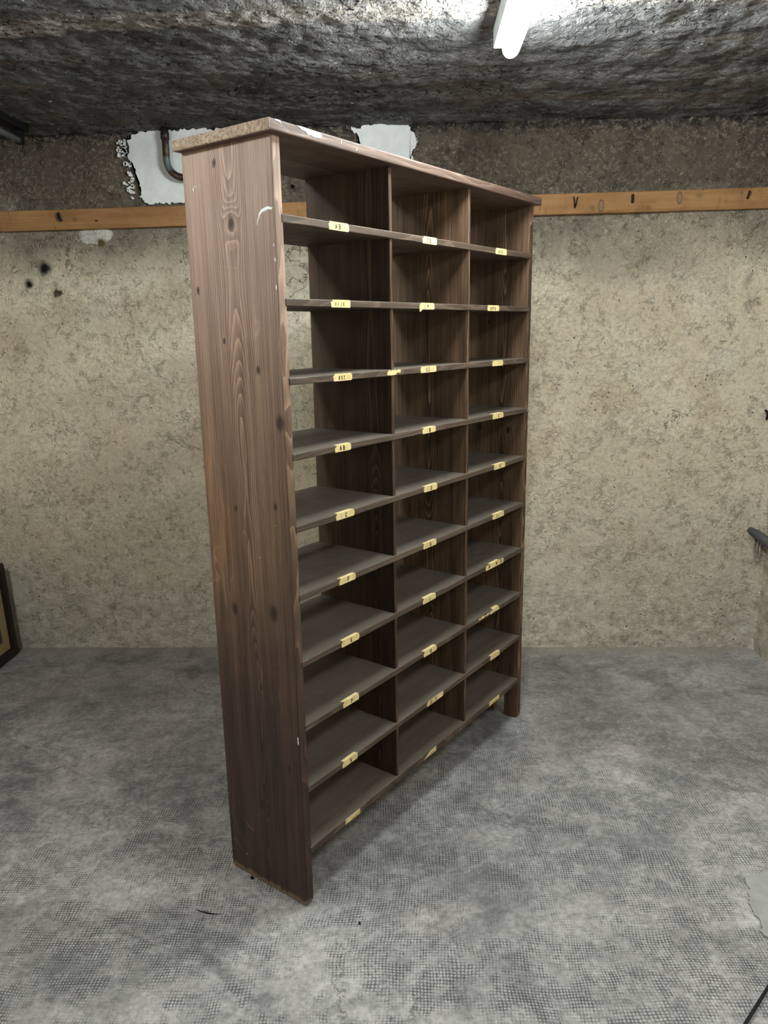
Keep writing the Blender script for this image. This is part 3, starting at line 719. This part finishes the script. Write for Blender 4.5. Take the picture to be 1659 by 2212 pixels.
def label(i, u0, u1, text, style, parent):
    zt = SZ[i]; zb = zt - ST[i]; v0, v1 = VF + .0002, VF - .0009
    bm = bmesh.new(); j = lambda s: rnd.uniform(-s, s)
    to3 = lambda a, z, d: (a, d, z)
    if style in ('p', 'pt'):
        zt -= .001; zb += .002
        out = [(u0, zb), (u1, zb), (u1, zt), (u0, zt)] if style == 'p' else [(u0, zb), (u1, zb), (u1, zt), (u0 + (u1 - u0) * .55, zt - .001), (u0 + (u1 - u0) * .5, zt - .003)]
        prism(bm, out, to3, v0, v1)
        e = .0015
        for (a, b, c, d) in ((u0 + .004, zb + .002, u1 - .004, zb + .0026), (u0 + .03, zb + .0045, u1 - .02, zb + .0056), (u1 - .004, zb + .002, u1 - .0034, zt - .003), (u0 + .046, zb + .009, u1 - .012, zb + .0098)):
            prism(bm, [(a, b), (c, b), (c, d), (a, d)], to3, v1 + .0001, v1 - .0003, 2)
    elif style == 'torn':
        n_ = 14; up = []; dn = []
        for k in range(n_ + 1):
            t = k / n_; u = u0 + (u1 - u0) * t
            hi = zt - .0005 - (.004 if rnd.random() < .4 else 0) - rnd.uniform(0, .002)
            lo = zb + rnd.uniform(0, .004) + (.006 if (i == 7 and t < .55) or (i == 2 and t > .68) else 0) + (.004 * t if i == 7 else 0)
            if lo > hi - .003: lo = hi - .003
            up.append((u + j(.001), hi)); dn.append((u + j(.001), lo))
        prism(bm, dn + up[::-1], to3, v0, v1)
        if i == 7:
            prism(bm, [(u1 - .055, VF - .0009), (u1 - .006, VF - .0009), (u1 - .002, .013), (u1 - .045, .015)], lambda a, v, d: (a, v, d), SZ[i] - .0002, SZ[i] + .0014)
    else:
        nl = rnd.uniform(.002, .006); nr = rnd.uniform(.001, .005)
        out = [(u0 + j(.001) + .002, zb - .0006), (u1 - nr, zb - .0008 + j(.0006)), (u1, zb + .003), (u1 + j(.001), zt - .005), (u1 - nr, zt + .0002),
               ((u0 + u1) / 2, zt + .0002), (u0 + nl + .004, zt + .0002), (u0 + nl, zt - .004), (u0, zt - .007 + j(.001))]
        if i == 1 and text == 'LM': out = [(u0, zb - .007), (u0 + .006, zb - .0075), (u0 + .016, zb - .0006)] + out[1:]
        prism(bm, out, to3, v0, v1)
        if style != 'strip' or i == 6:
            fd = rnd.uniform(.008, .013) if i >= 3 else rnd.uniform(.004, .006)
            a0, a1 = (u0 + nl + .002, u1 - nr) if style != 'strip' else (u0 + .04, u1 - .035)
            prism(bm, [(a0, v1), (a1, v1), (a1 - rnd.uniform(0, .010), VF + fd), (a0 + rnd.uniform(-.006, .003), VF + fd)], lambda a, v, d: (a, v, d), SZ[i] + .0001, SZ[i] + .0009)
        if text:
            bold = style in ('N',); lh = (zt - zb) * (.62 if style != 'n' else .58); lw = lh * .62
            if len(text) >= 3 and style != 'strip': lw = lh * .48; lh *= .85
            n_ = len(text)
            pen = .0013 if bold else (.001 if style != 'f' else .0008)
            if style == 'strip':
                pen = .0013; lh = (zt - zb) * .72; lw = lh * .65
                ctr = [u0 + (u1 - u0) * t for t in ((.20, .60, .86) if n_ == 3 else (.25, .55))]
            else:
                sp = min((u1 - u0) * .62 / max(1, n_), lw * 2.1); c0 = (u0 + u1) / 2 - (.004 if n_ > 1 else -.004)
                ctr = [c0 + (k - (n_ - 1) / 2) * sp for k in range(n_)]
            for k, ch in enumerate(text):
                strokes(bm, ch, ctr[k] - lw / 2, zb + (zt - zb) * .17 + j(.0006), lw, lh, v1, pen, 1 if style != 'f' else 2, rnd)
    obj('paper_label', bm, [M['paper'], M['ink'], M['faint_ink']], parent)

for i, z in enumerate(SZ):
    st = ST[i]
    # plank with gently irregular front edge
    bm = bmesh.new(); n_ = 48; U0, UE = .0255, W - .024
    rings = []
    for k in range(n_ + 1):
        u = U0 + (UE - U0) * k / n_
        jf = .0008 * mnoise.noise(Vector((u * 14, i * 3.3, 0))); jb = .0010 * mnoise.noise(Vector((u * 11, i * 5.1, 4)))
        sag = -.006 * math.sin(math.pi * min(1, max(0, (u - U1) / (UE - U1)))) if i == 9 else 0
        if i == 9 and u > U1: jb += sag * .4
        c_ = .0018
        prof = [(VF + jf, z - c_), (VF + c_ + jf, z), (D - .002, z), (D, z - c_), (D, z - st + c_), (D - .002, z - st), (VF + c_ + jf, z - st + jb), (VF + jf, z - st + c_ + jb)]
        rings.append([bm.verts.new((u, v, zz)) for v, zz in prof])
    for k in range(n_):
        for q in range(8): bm.faces.new((rings[k][q], rings[k][(q + 1) % 8], rings[k + 1][(q + 1) % 8], rings[k + 1][q]))
    bm.faces.new(rings[0][::-1]); bm.faces.new(rings[-1])
    sh = obj('shelf', bm, M['shelf'], bc)
    for (u0, u1, text, style) in LAB[i]: label(i, u0, u1, text, style, sh)

# ------------------------------------------------------------------ things on the floor
bm = bmesh.new()
tube_path(bm, [(1.75, .28, .0045), (1.52, .02, .0045), (1.36, -.155, .0085), (1.248, -.269, .005), (1.194, -.325, .0045), (1.143, -.378, .0045), (1.06, -.47, .0045), (.96, -.60, .0045), (.90, -.80, .0045)], .0042, 12)
cb = obj('cable', bm, M['cable']); cb['label'] = 'thin black cable lying on the floor at the lower right'; cb['category'] = 'cable'
bm = bmesh.new()
tube_path(bm, [(-.335, -.020, .0035), (-.318, -.027, .003), (-.298, -.033, .0028), (-.275, -.0365, .0028), (-.252, -.037, .0035)], [.0006, .0012, .0017, .0013, .0004], 8)
tw = obj('bark_sliver', bm, M['dark_bit']); tw['label'] = 'thin curved dark sliver lying on the floor left of the bookcase foot'; tw['category'] = 'splinter'
def chip(x, y, s, lab, seed):
    r_ = random.Random(seed); bm = bmesh.new()
    prism(bm, [(x + s * math.cos(k * 6.283 / 7) * r_.uniform(.4, 1), y + s * math.sin(k * 6.283 / 7) * r_.uniform(.4, 1)) for k in range(7)], lambda a, b, d: (a, b, d), -.002, .004)
    o = obj('dark_chip', bm, M['dark_bit']); o['label'] = lab; o['category'] = 'debris'
chip(.163, -.063, .006, 'tiny black chip on the floor in front of the bookcase', 3)
chip(-.192, .120, .008, 'small dark crumb at the outer bottom edge of the near side panel', 4)
